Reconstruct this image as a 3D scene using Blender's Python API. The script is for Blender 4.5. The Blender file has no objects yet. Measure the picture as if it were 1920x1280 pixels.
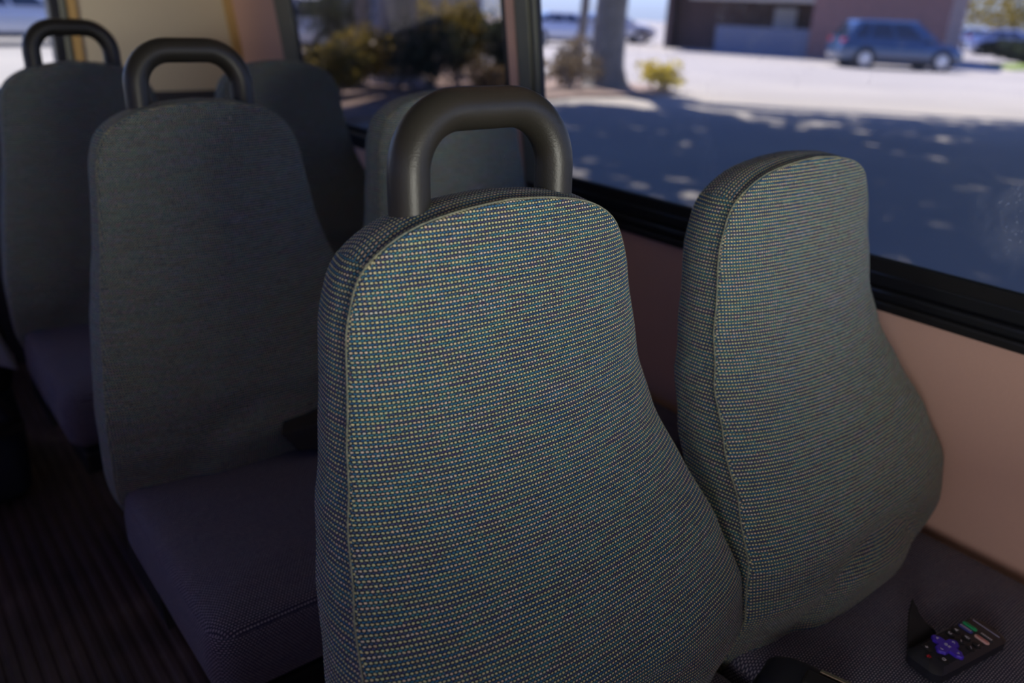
import bpy, bmesh, math, random
from mathutils import Vector, Matrix, noise
S = bpy.context.scene
COL = S.collection
PI = math.pi
# ---------------------------------------------------------------- constants of the place (metres)
FL = 0.13          # bus floor
GZ = -0.35         # car park
XW = 0.732         # inner face of the window wall
KT = 0.14          # inward lean of the wall above the belt
ZB = 0.93          # belt height
YR = 2.345         # rear wall
PITCH = 0.76
SX = 0.472         # window seat beside aisle seat
XL = -1.60; YF = -2.0; ZR = 2.02
# ---------------------------------------------------------------- camera, sky, sun, exposure
CAM = Vector((-0.44166, -0.57667, 1.29042))
R_ = Vector((0.77963958, -0.62501404, 0.03898168))
U_ = Vector((0.21032559, 0.31997497, 0.92378524))
F_ = Vector((0.58985191, 0.71202069, -0.38092159))
cd = bpy.data.cameras.new('camera'); co = bpy.data.objects.new('camera', cd); COL.objects.link(co)
m3 = Matrix((R_, U_, -F_)).transposed()
co.matrix_world = Matrix.Translation(CAM) @ m3.to_4x4()
cd.sensor_width = 36; cd.sensor_fit = 'HORIZONTAL'; cd.lens = 1530 * 36 / 1920
cd.clip_start = 0.02; cd.clip_end = 400
cd.dof.use_dof = True; cd.dof.focus_distance = 0.78; cd.dof.aperture_fstop = 3.2
S.camera = co

W = bpy.data.worlds.new('sky'); S.world = W; W.use_nodes = True
wn = W.node_tree; wn.nodes.clear()
wo = wn.nodes.new('ShaderNodeOutputWorld'); wb = wn.nodes.new('ShaderNodeBackground')
sky = wn.nodes.new('ShaderNodeTexSky'); sky.sky_type = 'NISHITA'; sky.sun_disc = False
sky.sun_elevation = math.radians(56); sky.sun_rotation = math.radians(20)
sky.air_density = 1.0; sky.dust_density = 0.6; sky.ozone_density = 1.5
tint = wn.nodes.new('ShaderNodeMix'); tint.data_type = 'RGBA'; tint.blend_type = 'MULTIPLY'; tint.inputs['Factor'].default_value = 1
tint.inputs['B'].default_value = (0.58, 0.78, 1.55, 1)
wn.links.new(sky.outputs[0], tint.inputs['A']); wn.links.new(tint.outputs['Result'], wb.inputs[0]); wn.links.new(wb.outputs[0], wo.inputs[0])
wb.inputs[1].default_value = 0.16

SUN = Vector((0.17, 0.53, 0.83)).normalized()          # towards the sun
sl = bpy.data.lights.new('sun', 'SUN'); sl.energy = 7.0; sl.angle = math.radians(1.4); sl.color = (1.0, 0.93, 0.82)
so = bpy.data.objects.new('sun', sl); COL.objects.link(so)
so.rotation_euler = SUN.to_track_quat('Z', 'Y').to_euler()

# added area lamp standing in for daylight through the unseen front window
al = bpy.data.lights.new('front_daylight_standin', 'AREA'); al.shape = 'RECTANGLE'; al.size = 0.70; al.size_y = 0.42; al.energy = 34; al.spread = math.radians(150); al.color = (1.0, 0.98, 0.88)
ao = bpy.data.objects.new('front_daylight_standin', al); COL.objects.link(ao); ao.location = (-0.32, -1.97, 0.95); ao.rotation_euler = (math.radians(90), 0, 0)
al = bpy.data.lights.new('rear_wall_fill', 'AREA'); al.shape = 'RECTANGLE'; al.size = 0.55; al.size_y = 0.60; al.energy = 9; al.spread = math.radians(65); al.color = (1.0, 0.95, 0.82)  # added lamp, aimed at the rear wall to brighten it
ao = bpy.data.objects.new('rear_wall_fill', al); COL.objects.link(ao); ao.location = (XL + 0.10, 1.45, 1.30); ao.rotation_euler = (math.radians(94), 0, math.radians(-90 + 52))
al = bpy.data.lights.new('right_wall_fill', 'AREA'); al.shape = 'RECTANGLE'; al.size = 0.70; al.size_y = 0.50; al.energy = 1.1; al.spread = math.radians(48); al.color = (1.0, 0.90, 0.78)  # added lamp, brightens the right wall below the sill
ao = bpy.data.objects.new('right_wall_fill', al); COL.objects.link(ao); ao.location = (XL + 0.05, -1.30, 1.28); ao.rotation_euler = (Vector((0.73, -0.75, 0.62)) - Vector((XL + 0.05, -1.30, 1.28))).to_track_quat('-Z', 'Y').to_euler()
S.view_settings.view_transform = 'Standard'; S.view_settings.look = 'None'
S.view_settings.gamma = 1; S.view_settings.use_curve_mapping = False
S.view_settings.exposure = 0.0
S.cycles.max_bounces = 10; S.cycles.diffuse_bounces = 5; S.cycles.transparent_max_bounces = 12
S.cycles.caustics_reflective = False; S.cycles.caustics_refractive = False
S.cycles.sample_clamp_indirect = 6

# ---------------------------------------------------------------- materials
MATS = {}
def mat(name, col, rough=0.6, metal=0.0, spec=0.5, noise_amt=0.0, noise_scale=30, bump=0.0, coat=0.0):
    if name in MATS: return MATS[name]
    m = bpy.data.materials.new(name); m.use_nodes = True; MATS[name] = m
    nt = m.node_tree; p = nt.nodes['Principled BSDF']
    p.inputs['Base Color'].default_value = (*col, 1); p.inputs['Roughness'].default_value = rough
    p.inputs['Metallic'].default_value = metal; p.inputs['Specular IOR Level'].default_value = spec
    p.inputs['Coat Weight'].default_value = coat
    tc = nt.nodes.new('ShaderNodeTexCoord')
    nz = nt.nodes.new('ShaderNodeTexNoise'); nz.inputs['Scale'].default_value = noise_scale; nz.inputs['Detail'].default_value = 4
    nt.links.new(tc.outputs['Object'], nz.inputs['Vector'])
    if noise_amt:
        mx = nt.nodes.new('ShaderNodeMix'); mx.data_type = 'RGBA'
        mx.inputs['A'].default_value = (*[c * (1 - noise_amt) for c in col], 1)
        mx.inputs['B'].default_value = (*[min(1, c * (1 + noise_amt)) for c in col], 1)
        nt.links.new(nz.outputs['Fac'], mx.inputs['Factor']); nt.links.new(mx.outputs['Result'], p.inputs['Base Color'])
    if bump:
        b = nt.nodes.new('ShaderNodeBump'); b.inputs['Strength'].default_value = bump; b.inputs['Distance'].default_value = 0.002
        nt.links.new(nz.outputs['Fac'], b.inputs['Height']); nt.links.new(b.outputs['Normal'], p.inputs['Normal'])
    return m

class NT:
    def __init__(s, nt): s.nt = nt
    def m(s, op, a, b=None, c=None):
        n = s.nt.nodes.new('ShaderNodeMath'); n.operation = op
        for i, v in enumerate((a, b, c)):
            if v is None: continue
            if isinstance(v, (int, float)): n.inputs[i].default_value = v
            else: s.nt.links.new(v, n.inputs[i])
        return n.outputs[0]
    def xyz(s, a, b, c=0.0):
        n = s.nt.nodes.new('ShaderNodeCombineXYZ')
        for i, v in enumerate((a, b, c)):
            if isinstance(v, (int, float)): n.inputs[i].default_value = v
            else: s.nt.links.new(v, n.inputs[i])
        return n.outputs[0]
    def wn(s, v):
        n = s.nt.nodes.new('ShaderNodeTexWhiteNoise'); n.noise_dimensions = '3D'; s.nt.links.new(v, n.inputs['Vector']); return n
    def mix(s, f, a, b):
        n = s.nt.nodes.new('ShaderNodeMix'); n.data_type = 'RGBA'
        for k, v in (('Factor', f), ('A', a), ('B', b)):
            if isinstance(v, (int, float)): n.inputs[k].default_value = v
            elif isinstance(v, tuple): n.inputs[k].default_value = (*v, 1)
            else: s.nt.links.new(v, n.inputs[k])
        return n.outputs['Result']
    def ramp(s, f, stops):
        n = s.nt.nodes.new('ShaderNodeValToRGB'); e = n.color_ramp.elements
        while len(e) < len(stops): e.new(0.5)
        for el, (p, c) in zip(e, stops): el.position = p; el.color = (*c, 1)
        s.nt.links.new(f, n.inputs[0]); return n.outputs[0]

def fabric(name, cu, cv, tans, blues, base, dot_gain=1.0, stagger=0.0, teal=1.0):
    """woven cloth: rows of light dots, coloured dashes between them; UV is in metres"""
    m = bpy.data.materials.new(name); m.use_nodes = True; MATS[name] = m
    nt = m.node_tree; p = nt.nodes['Principled BSDF']; q = NT(nt)
    uv = nt.nodes.new('ShaderNodeUVMap'); sp = nt.nodes.new('ShaderNodeSeparateXYZ'); nt.links.new(uv.outputs[0], sp.inputs[0])
    u = q.m('DIVIDE', sp.outputs[0], cu); v = q.m('DIVIDE', sp.outputs[1], cv)
    wob = nt.nodes.new('ShaderNodeTexNoise'); wob.inputs['Scale'].default_value = 700; wob.inputs['Detail'].default_value = 1
    nt.links.new(uv.outputs[0], wob.inputs['Vector'])
    wv = q.m('MULTIPLY', q.m('SUBTRACT', wob.outputs[0], 0.5), 0.35)
    v = q.m('ADD', v, wv)
    row = q.m('FLOOR', v)
    if stagger: u = q.m('ADD', u, q.m('MULTIPLY', row, stagger))
    fu = q.m('SUBTRACT', q.m('FRACT', u), 0.5); fv = q.m('SUBTRACT', q.m('FRACT', v), 0.5)
    def blob(fx, fy, rx, ry):
        d = q.m('ADD', q.m('POWER', q.m('ABSOLUTE', q.m('DIVIDE', fx, rx)), 2.0), q.m('POWER', q.m('ABSOLUTE', q.m('DIVIDE', fy, ry)), 2.0))
        n = nt.nodes.new('ShaderNodeMapRange'); n.interpolation_type = 'SMOOTHSTEP'
        nt.links.new(d, n.inputs[0]); n.inputs[1].default_value = 0.35; n.inputs[2].default_value = 1.25; n.inputs[3].default_value = 1; n.inputs[4].default_value = 0
        return n.outputs[0]
    dot = blob(fu, fv, 0.38, 0.23)
    cell = q.xyz(q.m('FLOOR', u), row, 1.0)
    seg = q.xyz(q.m('FLOOR', q.m('ADD', q.m('DIVIDE', u, 7.0), q.m('MULTIPLY', row, 0.37))), row, 5.0)
    r1 = q.wn(cell).outputs[0]; r2 = q.wn(seg).outputs[0]
    tan = q.ramp(q.m('ADD', q.m('MULTIPLY', r1, 0.45), q.m('MULTIPLY', r2, 0.55)), tans)
    v2 = q.m('ADD', v, 0.5); row2 = q.m('FLOOR', v2); u2 = q.m('ADD', u, 0.5)
    fv2 = q.m('SUBTRACT', q.m('FRACT', v2), 0.5); fu2 = q.m('SUBTRACT', q.m('FRACT', u2), 0.5)
    dash = blob(fu2, fv2, 0.46, 0.24)
    seg2 = q.xyz(q.m('FLOOR', q.m('ADD', q.m('DIVIDE', u, 6.0), q.m('MULTIPLY', row2, 0.61))), row2, 9.0)
    blue = q.ramp(q.m('ADD', q.m('MULTIPLY', q.wn(seg2).outputs[0], 0.8), q.m('MULTIPLY', r1, 0.2)), blues)
    c = q.mix(q.m('MULTIPLY', dash, teal), base, blue)
    c = q.mix(q.m('MULTIPLY', dot, dot_gain), c, tan)
    nt.links.new(c, p.inputs['Base Color'])
    p.inputs['Roughness'].default_value = 0.9; p.inputs['Specular IOR Level'].default_value = 0.15
    p.inputs['Sheen Weight'].default_value = 0.12; p.inputs['Sheen Roughness'].default_value = 0.5
    h = q.m('ADD', q.m('MULTIPLY', dot, 1.0), q.m('MULTIPLY', dash, 0.6))
    b = nt.nodes.new('ShaderNodeBump'); b.inputs['Strength'].default_value = 0.6; b.inputs['Distance'].default_value = 0.0007
    nt.links.new(h, b.inputs['Height']); nt.links.new(b.outputs['Normal'], p.inputs['Normal'])
    return m
TANS = [(0.0, (0.50, 0.46, 0.26)), (0.3, (0.74, 0.68, 0.38)), (0.5, (0.60, 0.66, 0.36)), (0.75, (0.78, 0.60, 0.42)), (1.0, (0.72, 0.72, 0.62))]
BLUES = [(0.0, (0.03, 0.07, 0.18)), (0.3, (0.04, 0.15, 0.29)), (0.5, (0.05, 0.21, 0.27)), (0.7, (0.07, 0.07, 0.18)), (1.0, (0.05, 0.15, 0.20))]
M_FAB = fabric('seat_back_cloth', 0.0036, 0.0040, TANS, BLUES, (0.016, 0.020, 0.030))
M_PAD = fabric('cushion_cloth', 0.0044, 0.0030, [(0, (0.42, 0.37, 0.47)), (0.5, (0.52, 0.48, 0.56)), (1, (0.58, 0.46, 0.52))],
               [(0, (0.05, 0.055, 0.13)), (0.5, (0.09, 0.075, 0.13)), (1, (0.05, 0.09, 0.15))], (0.025, 0.027, 0.055), 0.8, 0.5, 0.7)
M_WELT = mat('seam_thread', (0.22, 0.23, 0.17), 0.9, noise_amt=0.95, noise_scale=260)
M_TUBE = mat('black_vinyl', (0.024, 0.022, 0.017), 0.42, spec=0.5, bump=0.12, noise_scale=600)
M_BLACK = mat('black_plastic', (0.012, 0.012, 0.014), 0.45)
M_STEEL = mat('black_steel', (0.010, 0.010, 0.012), 0.5)
M_PANEL = mat('wall_laminate', (0.62, 0.39, 0.315), 0.75, noise_amt=0.05, noise_scale=300, spec=0.3)
M_REAR = mat('rear_laminate', (0.62, 0.54, 0.40), 0.75, noise_amt=0.05, noise_scale=300, spec=0.3)
M_TRIM = mat('warm_lit_trim', (0.50, 0.32, 0.12), 0.6, noise_amt=0.08)  # orange of warm light on beige trim, put into the colour
M_OLIVE = mat('olive_aluminium', (0.13, 0.135, 0.11), 0.5, noise_amt=0.1)
M_RUBBER = mat('black_rubber', (0.012, 0.012, 0.014), 0.4, noise_amt=0.2, noise_scale=60)
M_RAIL = mat('black_rail', (0.010, 0.011, 0.015), 0.28, spec=0.6)
M_CEIL = mat('ceiling_liner', (0.25, 0.24, 0.23), 0.8, noise_amt=0.04)
M_SKIN = mat('bus_shell', (0.7, 0.7, 0.7), 0.5, noise_amt=0.03)

# ---------------------------------------------------------------- mesh helpers
def link(o, parent=None):
    COL.objects.link(o)
    if parent is not None: o.parent = parent
    return o
def mesh_obj(name, verts, faces, material, parent=None, smooth=False, uvs=None, angle=None):
    me = bpy.data.meshes.new(name); me.from_pydata([tuple(v) for v in verts], [], faces); me.update()
    if uvs:
        ul = me.uv_layers.new(name='UVMap')
        for poly, fu in zip(me.polygons, uvs):
            for li, c in zip(poly.loop_indices, fu): ul.data[li].uv = c
    if smooth:
        for p in me.polygons: p.use_smooth = True
    o = bpy.data.objects.new(name, me)
    if isinstance(material, (list, tuple)):
        for m in material: me.materials.append(m)
    else: me.materials.append(material)
    link(o, parent)
    if angle is not None and smooth:
        me.set_sharp_from_angle(angle=math.radians(angle))
    return o
class MB:
    """collects shapes into one mesh"""
    def __init__(s): s.v = []; s.f = []
    def add(s, vs, fs):
        n = len(s.v); s.v += [Vector(v) for v in vs]; s.f += [tuple(i + n for i in f) for f in fs]; return s
    def box(s, lo, hi, mtx=None):
        x0, y0, z0 = lo; x1, y1, z1 = hi
        vs = [Vector(p) for p in ((x0,y0,z0),(x1,y0,z0),(x1,y1,z0),(x0,y1,z0),(x0,y0,z1),(x1,y0,z1),(x1,y1,z1),(x0,y1,z1))]
        if mtx: vs = [mtx @ v for v in vs]
        return s.add(vs, [(0,3,2,1),(4,5,6,7),(0,1,5,4),(1,2,6,5),(2,3,7,6),(3,0,4,7)])
    def hexa(s, p8):   # bottom four then top four
        return s.add(p8, [(0,3,2,1),(4,5,6,7),(0,1,5,4),(1,2,6,5),(2,3,7,6),(3,0,4,7)])
    def tube(s, pts, r, n=16, caps=True):
        pts = [Vector(p) for p in pts]; rs = r if isinstance(r, (list, tuple)) else [r] * len(pts)
        ref = None; vs = []; fs = []
        for i, p in enumerate(pts):
            d = (pts[min(i + 1, len(pts) - 1)] - pts[max(i - 1, 0)]).normalized()
            if ref is None: ref = d.orthogonal().normalized()
            ref = (ref - d * ref.dot(d)).normalized(); b = d.cross(ref)
            for k in range(n):
                a = 2 * PI * k / n; vs.append(p + (ref * math.cos(a) + b * math.sin(a)) * rs[i])
        for i in range(len(pts) - 1):
            for k in range(n):
                k2 = (k + 1) % n; fs.append((i*n+k, i*n+k2, (i+1)*n+k2, (i+1)*n+k))
        if caps: fs.append(tuple(range(n - 1, -1, -1))); fs.append(tuple((len(pts)-1)*n + k for k in range(n)))
        return s.add(vs, fs)
    def loft(s, rings, cap0=True, cap1=True):
        n = len(rings[0]); vs = [v for r in rings for v in r]; fs = []
        for i in range(len(rings) - 1):
            for k in range(n):
                k2 = (k + 1) % n; fs.append((i*n+k, i*n+k2, (i+1)*n+k2, (i+1)*n+k))
        if cap0: fs.append(tuple(range(n - 1, -1, -1)))
        if cap1: fs.append(tuple((len(rings)-1)*n + k for k in range(n)))
        return s.add(vs, fs)
    def build(s, name, material, parent=None, smooth=False, angle=40, bevel=0.0, mtx=None):
        vs = [mtx @ v for v in s.v] if mtx else s.v
        o = mesh_obj(name, vs, s.f, material, parent, smooth, angle=angle if smooth else None)
        if bevel:
            b = o.modifiers.new('edge', 'BEVEL'); b.width = bevel; b.segments = 2; b.limit_method = 'ANGLE'
        return o
def empty(name, loc, label, cat, group=None, rz=0.0):
    o = bpy.data.objects.new(name, None); COL.objects.link(o); o.location = loc; o.rotation_euler = (0, 0, rz)
    o.empty_display_size = 0.1
    return tag(o, label, cat, group)
def tag(o, label=None, cat=None, group=None, kind=None):
    if label: o['label'] = label
    if cat: o['category'] = cat
    if group: o['group'] = group
    if kind: o['kind'] = kind
    return o
def struct(o, label=None, cat=None): return tag(o, label, cat, None, 'structure')
def rrect(w, h, r, n=6):
    out = []
    for cx, cy, a0 in ((w/2-r, h/2-r, 0), (-w/2+r, h/2-r, 90), (-w/2+r, -h/2+r, 180), (w/2-r, -h/2+r, 270)):
        for k in range(n + 1):
            a = math.radians(a0 + 90 * k / n); out.append((cx + r * math.cos(a), cy + r * math.sin(a)))
    return out
def slab(outline, z0, z1, bev=0.0):
    """rounded slab from an outline in xy"""
    n = len(outline); cx = sum(p[0] for p in outline) / n; cy = sum(p[1] for p in outline) / n
    ins = lambda b: [(p[0] - b * (1 if p[0] > cx else -1) * min(1, abs(p[0]-cx)/b/3 if b else 1), p[1] - b * (1 if p[1] > cy else -1) * min(1, abs(p[1]-cy)/b/3 if b else 1)) for p in outline]
    rings = []
    if bev:
        o2 = ins(bev)
        rings = [[Vector((*p, z0)) for p in o2], [Vector((*p, z0 + bev)) for p in outline], [Vector((*p, z1 - bev)) for p in outline], [Vector((*p, z1)) for p in o2]]
    else: rings = [[Vector((*p, z0)) for p in outline], [Vector((*p, z1)) for p in outline]]
    return rings
def lerp_tab(tab, x):
    if x <= tab[0][0]: return tab[0][1]
    for (a, fa), (b, fb) in zip(tab, tab[1:]):
        if x <= b:
            t = (x - a) / (b - a); t = t * t * (3 - 2 * t) * 0.4 + t * 0.6
            return fa + (fb - fa) * t
    return tab[-1][1]
def catmull(pts, n):
    out = []
    P = [pts[0]] + list(pts) + [pts[-1]]
    for i in range(1, len(P) - 2):
        for k in range(n):
            t = k / n
            out.append(tuple(0.5 * ((2*P[i][j]) + (-P[i-1][j]+P[i+1][j])*t + (2*P[i-1][j]-5*P[i][j]+4*P[i+1][j]-P[i+2][j])*t*t + (-P[i-1][j]+3*P[i][j]-3*P[i+1][j]+P[i+2][j])*t**3) for j in range(len(pts[0]))))
    out.append(tuple(pts[-1])); return out
def resample(pts, n):
    L = [0]
    for a, b in zip(pts, pts[1:]): L.append(L[-1] + math.dist(a, b))
    out = []; j = 0
    for k in range(n):
        s = L[-1] * k / (n - 1)
        while j < len(L) - 2 and L[j + 1] < s: j += 1
        t = (s - L[j]) / max(1e-9, L[j + 1] - L[j]); out.append(tuple(a + (b - a) * t for a, b in zip(pts[j], pts[j + 1])))
    return out

# ================================================================ THE BUS: setting
def box_struct(name, lo, hi, m, label=None):
    return struct(MB().box(lo, hi).build(name, m), label)
# floor with ribs running along the bus
def ribbed_floor():
    m = bpy.data.materials.new('ribbed_rubber'); m.use_nodes = True; nt = m.node_tree; p = nt.nodes['Principled BSDF']; q = NT(nt)
    tc = nt.nodes.new('ShaderNodeTexCoord'); sp = nt.nodes.new('ShaderNodeSeparateXYZ'); nt.links.new(tc.outputs['Object'], sp.inputs[0])
    nz = nt.nodes.new('ShaderNodeTexNoise'); nz.inputs['Scale'].default_value = 9; nz.inputs['Detail'].default_value = 6; nt.links.new(tc.outputs['Object'], nz.inputs['Vector'])
    c = q.ramp(nz.outputs[0], [(0.3, (0.04, 0.028, 0.034)), (0.6, (0.075, 0.050, 0.055)), (0.75, (0.14, 0.10, 0.10))])
    nt.links.new(c, p.inputs['Base Color']); p.inputs['Roughness'].default_value = 0.55
    return m
b = MB(); W0 = 0.026; x = XL
prof = [(XL, FL - 0.1)]
while x < XW:
    prof += [(x, FL - 0.004), (x + 0.004, FL), (x + 0.015, FL), (x + 0.019, FL - 0.004)]; x += W0
prof += [(XW, FL - 0.004), (XW, FL - 0.1)]
vs = [(px, yy, pz) for yy in (YF, YR) for px, pz in prof]; n = len(prof)
struct(mesh_obj('floor', vs, [(i, i + 1, n + i + 1, n + i) for i in range(n - 1)] + [(n - 1, 0, n, 2*n - 1)], ribbed_floor()))
# window wall
box_struct('wall_right', (XW, YF, FL - 0.1), (XW + 0.07, YR + 0.06, 0.889), M_PANEL)
def T(y, h, d=0.0):
    """point on the leaning upper wall: y along the bus, h above the belt, d outwards"""
    c = 1 / math.sqrt(1 + KT * KT)
    return Vector((XW - KT * h + d * c, y, ZB + h + d * c * KT))
def tilt_box(mb, y0, y1, h0, h1, d0, d1):
    return mb.hexa([T(y0,h0,d0), T(y0,h0,d1), T(y1,h0,d1), T(y1,h0,d0), T(y0,h1,d0), T(y0,h1,d1), T(y1,h1,d1), T(y1,h1,d0)])
HT = 1.10
WY = [(-1.9, 0.818), (0.845, 1.995)]
HW1 = 0.74
struct(tilt_box(MB(), 1.995, YR + 0.06, -0.041, HT, 0.0, 0.012).build('wall_right_rear', M_PANEL))
struct(tilt_box(MB(), 0.8165, 0.8435, -0.041, HT, -0.004, 0.010).build('wall_right_pillar', M_PANEL))
struct(tilt_box(MB(), -1.9, 0.8165, HW1, HT, 0.0, 0.03).build('wall_right_header', M_PANEL))
struct(tilt_box(MB(), 0.8435, 1.995, HW1, HT, 0.0, 0.03).build('wall_right_header_rear', M_PANEL))
struct(tilt_box(MB(), YF, -1.9, -0.041, HT, 0.0, 0.012).build('wall_right_front', M_PANEL))

def glass(name, tint, dirt, smudges=True):
    m = bpy.data.materials.new(name); m.use_nodes = True; nt = m.node_tree; nt.nodes.clear(); q = NT(nt)
    out = nt.nodes.new('ShaderNodeOutputMaterial'); tr = nt.nodes.new('ShaderNodeBsdfTransparent'); gl = nt.nodes.new('ShaderNodeBsdfGlossy')
    df = nt.nodes.new('ShaderNodeBsdfTranslucent'); df.inputs[0].default_value = (0.75, 0.78, 0.85, 1)
    dd = nt.nodes.new('ShaderNodeBsdfDiffuse'); dd.inputs[0].default_value = (0.75, 0.78, 0.85, 1)
    tr.inputs[0].default_value = (*tint, 1); gl.inputs['Roughness'].default_value = 0.0
    lw = nt.nodes.new('ShaderNodeLayerWeight'); lw.inputs['Blend'].default_value = 0.5
    fr = q.m('ADD', q.m('MULTIPLY', q.m('POWER', lw.outputs['Facing'], 5.0), 0.5), 0.02)
    mx = nt.nodes.new('ShaderNodeMixShader'); nt.links.new(fr, mx.inputs[0]); nt.links.new(tr.outputs[0], mx.inputs[1]); nt.links.new(gl.outputs[0], mx.inputs[2])
    tc = nt.nodes.new('ShaderNodeTexCoord')
    n1 = nt.nodes.new('ShaderNodeTexNoise'); n1.inputs['Scale'].default_value = 7; n1.inputs['Detail'].default_value = 5; n1.inputs['Roughness'].default_value = 0.7
    n2 = nt.nodes.new('ShaderNodeTexNoise'); n2.inputs['Scale'].default_value = 240; n2.inputs['Detail'].default_value = 3
    n3 = nt.nodes.new('ShaderNodeTexVoronoi'); n3.inputs['Scale'].default_value = 95
    for nn in (n1, n2, n3): nt.links.new(tc.outputs['Object'], nn.inputs['Vector'])
    def mr(v, a, b_, c, d):
        n = nt.nodes.new('ShaderNodeMapRange'); nt.links.new(v, n.inputs[0])
        for i, k in enumerate((a, b_, c, d)): n.inputs[i + 1].default_value = k
        return n.outputs[0]
    area = mr(n1.outputs[0], 0.56, 0.72, 0, 1)
    speck = q.m('MULTIPLY', mr(n2.outputs[0], 0.60, 0.72, 0, 1), area)
    spot = q.m('MULTIPLY', mr(n3.outputs['Distance'], 0.05, 0.16, 1, 0), mr(n1.outputs[0], 0.60, 0.68, 0, 1))
    fac = q.m('ADD', q.m('MULTIPLY', q.m('ADD', speck, spot), dirt), q.m('MULTIPLY', area, dirt * 0.25))
    fac = q.m('ADD', fac, dirt * 0.09)
    ad = nt.nodes.new('ShaderNodeMixShader'); ad.inputs[0].default_value = 0.5; nt.links.new(df.outputs[0], ad.inputs[1]); nt.links.new(dd.outputs[0], ad.inputs[2])
    m2 = nt.nodes.new('ShaderNodeMixShader'); nt.links.new(fac, m2.inputs[0]); nt.links.new(mx.outputs[0], m2.inputs[1]); nt.links.new(ad.outputs[0], m2.inputs[2])
    nt.links.new(m2.outputs[0], out.inputs[0]); MATS[name] = m
    return m
G_CLEAR = glass('dusty_glass', (0.97, 0.98, 1.0), 0.30)
G_TINT = glass('tinted_glass', (0.70, 0.68, 0.68), 0.08)
G_PLAIN = glass('plain_glass', (0.95, 0.97, 0.96), 0.03)

def ring_frame(mb, y0, y1, h0, h1, wd, r, d0, d1):
    """rounded frame of width wd lying on the leaning wall"""
    yo, ho = (y0 + y1) / 2, (h0 + h1) / 2
    a = rrect(y1 - y0, h1 - h0, r, 8); bb = rrect(y1 - y0 - 2*wd, h1 - h0 - 2*wd, max(0.004, r - wd*0.4), 8)
    A0 = [T(yo+p, ho+q_, d0) for p, q_ in a]; A1 = [T(yo+p, ho+q_, d1) for p, q_ in a]
    B0 = [T(yo+p, ho+q_, d0) for p, q_ in bb]; B1 = [T(yo+p, ho+q_, d1) for p, q_ in bb]
    n = len(a); fs = []
    for k in range(n):
        j = (k + 1) % n
        fs += [(k, j, 2*n+j, 2*n+k), (2*n+k, 2*n+j, 3*n+j, 3*n+k), (n+j, n+k, 3*n+k, 3*n+j), (j, k, n+k, n+j)]
    return mb.add(A0 + A1 + B0 + B1, fs)
# near window: olive aluminium stile, black gasket, black two-step sill rail
y0, y1 = WY[0]
win = ring_frame(MB(), y0, 0.7685, 0.010, HW1, 0.022, 0.07, 0.002, 0.012).build('window_1', M_RUBBER)
struct(win)
tilt_box(MB(), 0.7695, 0.8105, 0.0, HW1, -0.006, 0.010).build('window_stile', M_OLIVE, win, bevel=0.002)
tilt_box(MB(), 0.750, 0.7625, 0.06, HW1, -0.004, 0.010).build('gasket_lip', M_OLIVE, win, bevel=0.002)
rb = tilt_box(MB(), y0, 0.8165, -0.041, -0.026, -0.016, 0.012); rb.build('sill_lip', M_RUBBER, win, bevel=0.003)
tilt_box(MB(), y0, 0.8165, -0.026, -0.010, -0.010, 0.012).build('sill_step', M_RAIL, win, bevel=0.004)
tilt_box(MB(), y0, 0.8165, -0.010, 0.012, 0.000, 0.012).build('sill_rail', M_RAIL, win, bevel=0.003)
tilt_box(MB(), y0 + 0.01, 0.760, 0.012, HW1 - 0.005, 0.007, 0.010).build('pane', G_CLEAR, win)
y0, y1 = WY[1]
win = ring_frame(MB(), 0.8475, 1.90, -0.002, HW1, 0.018, 0.03, 0.002, 0.012).build('window_2', M_RUBBER); struct(win)
tilt_box(MB(), 1.885, 1.993, -0.03, HW1, -0.004, 0.010).build('window_stile', M_OLIVE, win, bevel=0.004)
tilt_box(MB(), 0.8435, 1.993, -0.041, 0.0, -0.010, 0.010).build('sill_rail', M_RUBBER, win, bevel=0.004)
tilt_box(MB(), 0.852, 1.89, 0.006, HW1 - 0.005, 0.007, 0.010).build('pane', G_TINT, win)
# rear wall with the rear window
RX = 0.170
box_struct('wall_back', (XL, YR, FL - 0.1), (XW, YR + 0.06, 0.98), mat('rear_carpet', (0.05, 0.05, 0.06), 0.95, noise_amt=0.3, noise_scale=120))
box_struct('wall_back_corner', (RX, YR, 0.98), (XW - 0.01, YR + 0.06, ZR), M_REAR)
box_struct('wall_back_side', (XL, YR, 0.98), (-1.25, YR + 0.06, ZR), M_REAR)
box_struct('wall_back_header', (-1.25, YR, 1.72), (RX, YR + 0.06, ZR), M_REAR)
wr = MB().box((RX - 0.045, YR - 0.004, 0.98), (RX, YR + 0.05, 1.72)).box((-1.25, YR - 0.004, 0.98), (RX - 0.045, YR + 0.05, 1.0)).build('window_3', M_RUBBER, bevel=0.006); struct(wr)
MB().box((RX - 0.014, YR - 0.010, 0.98), (RX + 0.004, YR + 0.02, 1.72)).build('frame_bead', M_OLIVE, wr, bevel=0.004)
MB().box((-1.25, YR + 0.02, 0.99), (RX - 0.03, YR + 0.026, 1.72)).build('pane', G_PLAIN, wr)
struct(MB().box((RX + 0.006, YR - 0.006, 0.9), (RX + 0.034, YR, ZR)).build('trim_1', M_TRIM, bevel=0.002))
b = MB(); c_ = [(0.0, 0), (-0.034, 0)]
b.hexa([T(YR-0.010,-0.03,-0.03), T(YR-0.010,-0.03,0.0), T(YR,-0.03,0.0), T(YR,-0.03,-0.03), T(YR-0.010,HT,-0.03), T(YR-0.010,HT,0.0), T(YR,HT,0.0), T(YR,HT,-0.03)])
struct(b.build('trim_2', M_TRIM))
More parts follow.
